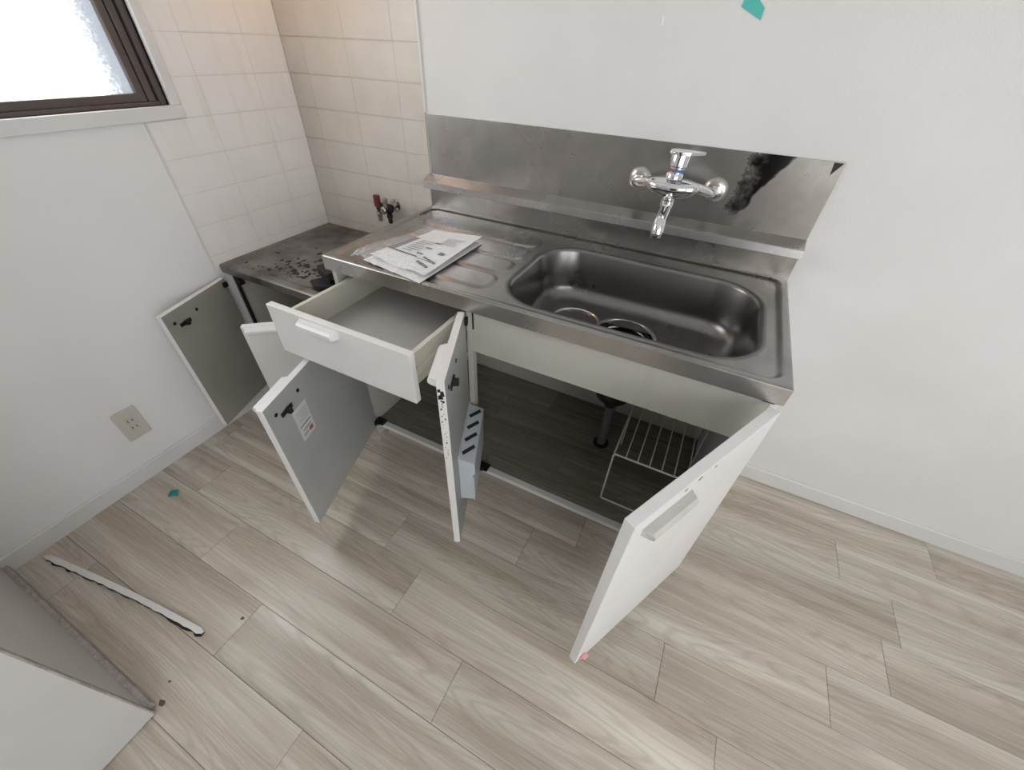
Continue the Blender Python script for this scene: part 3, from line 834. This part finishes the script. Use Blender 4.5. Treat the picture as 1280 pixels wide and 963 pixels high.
# ================================================================== RANGE HOOD (above the frame) with warm lamp
hd = thing('range_hood', 'white box range hood with warm lamp above the stove corner', 'range hood', (.30, -.15, 1.50))
b = new(); box(b, .010, .598, -.296, -.280, 1.50, 2.05); box(b, .010, .026, -.280, -.010, 1.50, 2.05); box(b, .582, .598, -.280, -.010, 1.50, 2.05); box(b, .010, .598, -.280, -.010, 2.05, 2.066); box(b, .026, .582, -.280, -.010, 1.70, 1.712)
obj('housing', b, M['hood'], hd)
b = new(); bmesh.ops.create_uvsphere(b, u_segments=16, v_segments=10, radius=.022)
for v in b.verts: v.co += Vector((.24, -.12, 1.64))
t_ = NT('warm_bulb'); t_.base((1, .8, .6)); t_.p(Emission_Color=(1, .52, .22, 1), Emission_Strength=HOOD_LAMP * 60)
obj('bulb', b, t_.m, hd, smooth=True)

# ================================================================== LEAFLETS IN A CLEAR BAG
lf = thing('leaflet_packet', 'printed white leaflets in a clear plastic bag on the drainboard', 'leaflet', (.82, -.39, .796))
P00, P10, P11, P01 = Vector((.705, -.525)), Vector((.945, -.566)), Vector((.950, -.238)), Vector((.744, -.238))
def sheet(u0, u1, v0, v1, zf, nu=16, nv=18):
    b = new(); G = []
    for i in range(nu + 1):
        row = []
        for j in range(nv + 1):
            u = u0 + (u1 - u0) * i / nu; v = v0 + (v1 - v0) * j / nv
            p = (P00 * (1 - u) + P10 * u) * (1 - v) + (P01 * (1 - u) + P11 * u) * v
            row.append(b.verts.new((p.x, p.y, zf(u, v))))
        G.append(row)
    for i in range(nu):
        for j in range(nv): b.faces.new((G[i][j], G[i + 1][j], G[i + 1][j + 1], G[i][j + 1]))
    return b
Zc = H + .0012
f_low = lambda u, v: Zc + .0006 + .002 * u * (1 - u)
f_top = lambda u, v: Zc + .006 + .014 * v * u + .004 * math.sin(v * 5) * (1 - u) + .006 * ss(.3, 0, v) * math.sin(u * 9)
obj('sheet', sheet(.10, 1.02, .02, .98, f_low), M['paper'], lf, smooth=True)
obj('sheet', sheet(.12, 1.0, .10, .99, f_top), M['paper'], lf, smooth=True)
b = new()
def pr(u0, u1, v0, v1, mi):
    n = max(1, int((u1 - u0) / .08)); vs = []
    for i in range(n + 1):
        u = u0 + (u1 - u0) * i / n
        for v in (v0, v1):
            p = (P00 * (1 - u) + P10 * u) * (1 - v) + (P01 * (1 - u) + P11 * u) * v
            vs.append(b.verts.new((p.x, p.y, f_top(u, v) + .0013)))
    for i in range(n):
        f = b.faces.new((vs[2 * i], vs[2 * i + 2], vs[2 * i + 3], vs[2 * i + 1])); f.material_index = mi
random.seed(21)
pr(.13, .62, .315, .335, 2)                       # dark rule
pr(.13, .23, .335, .70, 0)                        # grey side band
for k in range(7):                               # table-like text rows
    v = .38 + .045 * k
    pr(.30, .30 + random.uniform(.12, .3), v, v + .016, 1)
    if k % 3 == 0: pr(.54, .64, v - .004, v + .026, 0)
for k in range(6): v = .66 + .03 * k; pr(.60, .60 + random.uniform(.2, .34), v, v + .010, 1)
pr(.80, .88, .46, .51, 2); pr(.815, .85, .475, .495, 1)
for k in range(5): pr(.70 + .045 * k, .735 + .045 * k, .24 - .01 * k, .275 - .01 * k, 2)
for k in range(6): pr(.70 + .04 * k, .73 + .04 * k, .335 - .008 * k, .365 - .008 * k, 2)
pr(.62, .92, .305, .312, 0)
obj('print', b, [M['print'], M['printl'], M['printd']], lf)
# clear bag
t_ = NT('clear_plastic'); t_.base((.95, .97, 1.0)); t_.p(Roughness=.12, Alpha=.22, **{'Specular_IOR_Level': .9}); v_ = t_.coord(); t_.bump(t_.noise(v_, 70, 4), .5, .004)
random.seed(2)
def f_bag(u, v):
    crumple = ss(.42, .05, v)
    return f_top(u, v) + .0024 + crumple * (.006 + .006 * math.sin(u * 31 + v * 13) * math.cos(v * 37 - u * 11) + .003 * math.sin(u * 67 + v * 50)) + .0015 * math.sin(u * 17 + v * 9)
obj('plastic_bag', sheet(-.06, 1.0, -.03, .97, f_bag, 44, 40), t_.m, lf, smooth=False)

# ================================================================== SMALL THINGS
# wall outlet
ou = thing('wall_outlet', 'beige double power outlet on the left wall above the baseboard', 'outlet', (0, -1.021, .170))
obj('cover_plate', bx(.0003, .008, -1.056, -.986, .170, .290, .004), M['outlet'], ou)
obj('socket_insert', bx(.0075, .0092, -1.034, -1.008, .203, .257, .001), M['outlets'], ou)
for zz in (.246, .217):
    for yy in (-1.0275, -1.0145):
        obj('slot', bx(.0085, .0096, yy - .0012, yy + .0012, zz - .004, zz + .005), M['slot'], ou)
# cyan tape on the back wall
b = new(); prism(b, [(1.476, 1.364), (1.495, 1.366), (1.521, 1.344), (1.521, 1.324), (1.474, 1.345)], 'y', -.0016, -.0004)
tag(obj('wall_tape', b, M['cyan']), 'torn cyan masking tape stuck on the back wall above the faucet', 'tape')
b = new(); prism(b, [(1.3085, 1.329), (1.3125, 1.329), (1.3135, 1.311), (1.3095, 1.311)], 'y', -.0012, -.0004)
tag(obj('wall_mark', b, M['paper']), 'tiny white filler mark on the back wall above the faucet', 'mark')
# cyan tape scrap on the floor
b = new(); random.seed(4)
for k in range(4):
    x, y = .154 + random.uniform(-.008, .008), -1.084 + random.uniform(-.006, .006)
    a = random.uniform(0, 3)
    c_, s_ = math.cos(a), math.sin(a)
    vs = [b.verts.new((x + dx * c_ - dy * s_, y + dx * s_ + dy * c_, max(.0004, zz))) for dx, dy, zz in ((-.012, -.006, .0005), (.012, -.007, .004 + .003 * k), (.011, .006, .010), (-.01, .007, .003 * k + .0005))]
    b.faces.new(vs)
bmesh.ops.solidify(b, geom=b.faces[:], thickness=-.0008)
tag(obj('tape_scrap', b, M['cyan']), 'small crumpled cyan tape scrap on the floor near the left wall', 'tape')
# peeled edge strip on the floor
b = new(); random.seed(6)
p0, p1 = Vector((.040, -1.404)), Vector((.672, -1.317)); dv = (p1 - p0).normalized(); nv_ = Vector((-dv.y, dv.x)); n = 40
rows = []
for i in range(n + 1):
    t = i / n; p = p0 + (p1 - p0) * t + nv_ * .006 * math.sin(t * math.pi)
    wn = .008 + random.uniform(-.0022, .0008); wf = .008
    if i == 0 or i == n: wn *= .4; wf *= .4
    z = .0008 + .003 * math.sin(t * math.pi)
    a = p + nv_ * wf; c = p - nv_ * wn; sk = random.choice([.001, .002, .003, .006])
    rows.append([b.verts.new((a.x, a.y, z)), b.verts.new((a.x, a.y, z + .004)), b.verts.new((c.x, c.y, z + .006)), b.verts.new((c.x - nv_.x * sk, c.y - nv_.y * sk, z))])
for r0, r1 in zip(rows, rows[1:]):
    for k in range(4):
        f = b.faces.new((r0[k], r0[(k + 1) % 4], r1[(k + 1) % 4], r1[k])); f.material_index = 1 if k == 2 else 0  # dark face holds the chips and the painted shadow under the strip
b.faces.new(rows[0][::-1]); b.faces.new(rows[-1]).material_index = 1
bmesh.ops.recalc_face_normals(b, faces=b.faces[:])
tag(obj('edge_strip', b, [M['edge'], M['grime']]), 'long peeled white edge strip with dark chips and gap shadow painted along one side lying on the floor', 'strip')
# dirt specks on the floor
random.seed(8)
def speck(name, x, y, r, label, m):
    b = new(); n = 9; c = b.verts.new((x, y, .0016)); A = []
    for i in range(n):
        t = 2 * math.pi * i / n; rr = r * random.uniform(.5, 1.15)
        A.append(b.verts.new((x + rr * math.cos(t), y + rr * .8 * math.sin(t), .0003)))
    for i in range(n): b.faces.new((A[i], A[(i + 1) % n], c))
    tag(obj(name, b, m), label, 'dirt')
speck('dirt_speck', .730, -1.243, .007, 'brown dirt speck on the floor beside the end of the peeled strip', M['rust'])
speck('dirt_speck', .728, -1.461, .012, 'brown dirt smear on the floor at the tall cabinet corner', M['rust'])
speck('dirt_speck', .700, -1.425, .005, 'small dark speck on the floor between strip and tall cabinet', M['rust'])

# tall white cabinet whose chipped lower corner shows at the left
TX, TY = .738, -1.479
tc = thing('tall_cabinet', 'white board cabinet with chipped corner edge standing against the left wall', 'cabinet', (TX / 2, -1.75, 0))
obj('side_panel', bx(.001, TX - .016, TY - .016, TY, .034, 1.25), M['tall'], tc)
obj('front_panel', bx(TX - .016, TX, -2.05, TY - .001, .004, 1.25, .001), M['tall'], tc)
obj('base_strip', bx(.010, TX - .016, TY - .012, TY + .012, .0004, .034, .004), M['raw'], tc)
b = new(); random.seed(12); n = 60; rows = []
for i in range(n + 1):
    z = .004 + 1.24 * i / n; c = random.uniform(0, .0025) if random.random() < .5 else 0
    rows.append([b.verts.new((TX - .0155, TY - .0155, z)), b.verts.new((TX - .0155, TY + .0015, z)), b.verts.new((TX - .001 - c, TY + .0015, z)), b.verts.new((TX - .0005, TY - .001, z)), b.verts.new((TX - .0005, TY - .0155, z))])
for r0, r1 in zip(rows, rows[1:]):
    for k in range(5): b.faces.new((r0[k], r0[(k + 1) % 5], r1[(k + 1) % 5], r1[k]))
b.faces.new(rows[0][::-1]); b.faces.new(rows[-1])
bmesh.ops.recalc_face_normals(b, faces=b.faces[:])
obj('corner_edge', b, M['raw'], tc)
obj('top_panel', bx(.001, TX, -2.05, TY, 1.25, 1.266, .001), M['tall'], tc)
obj('end_panel', bx(.001, TX - .016, -2.05, -2.034, .004, 1.25), M['tall'], tc)
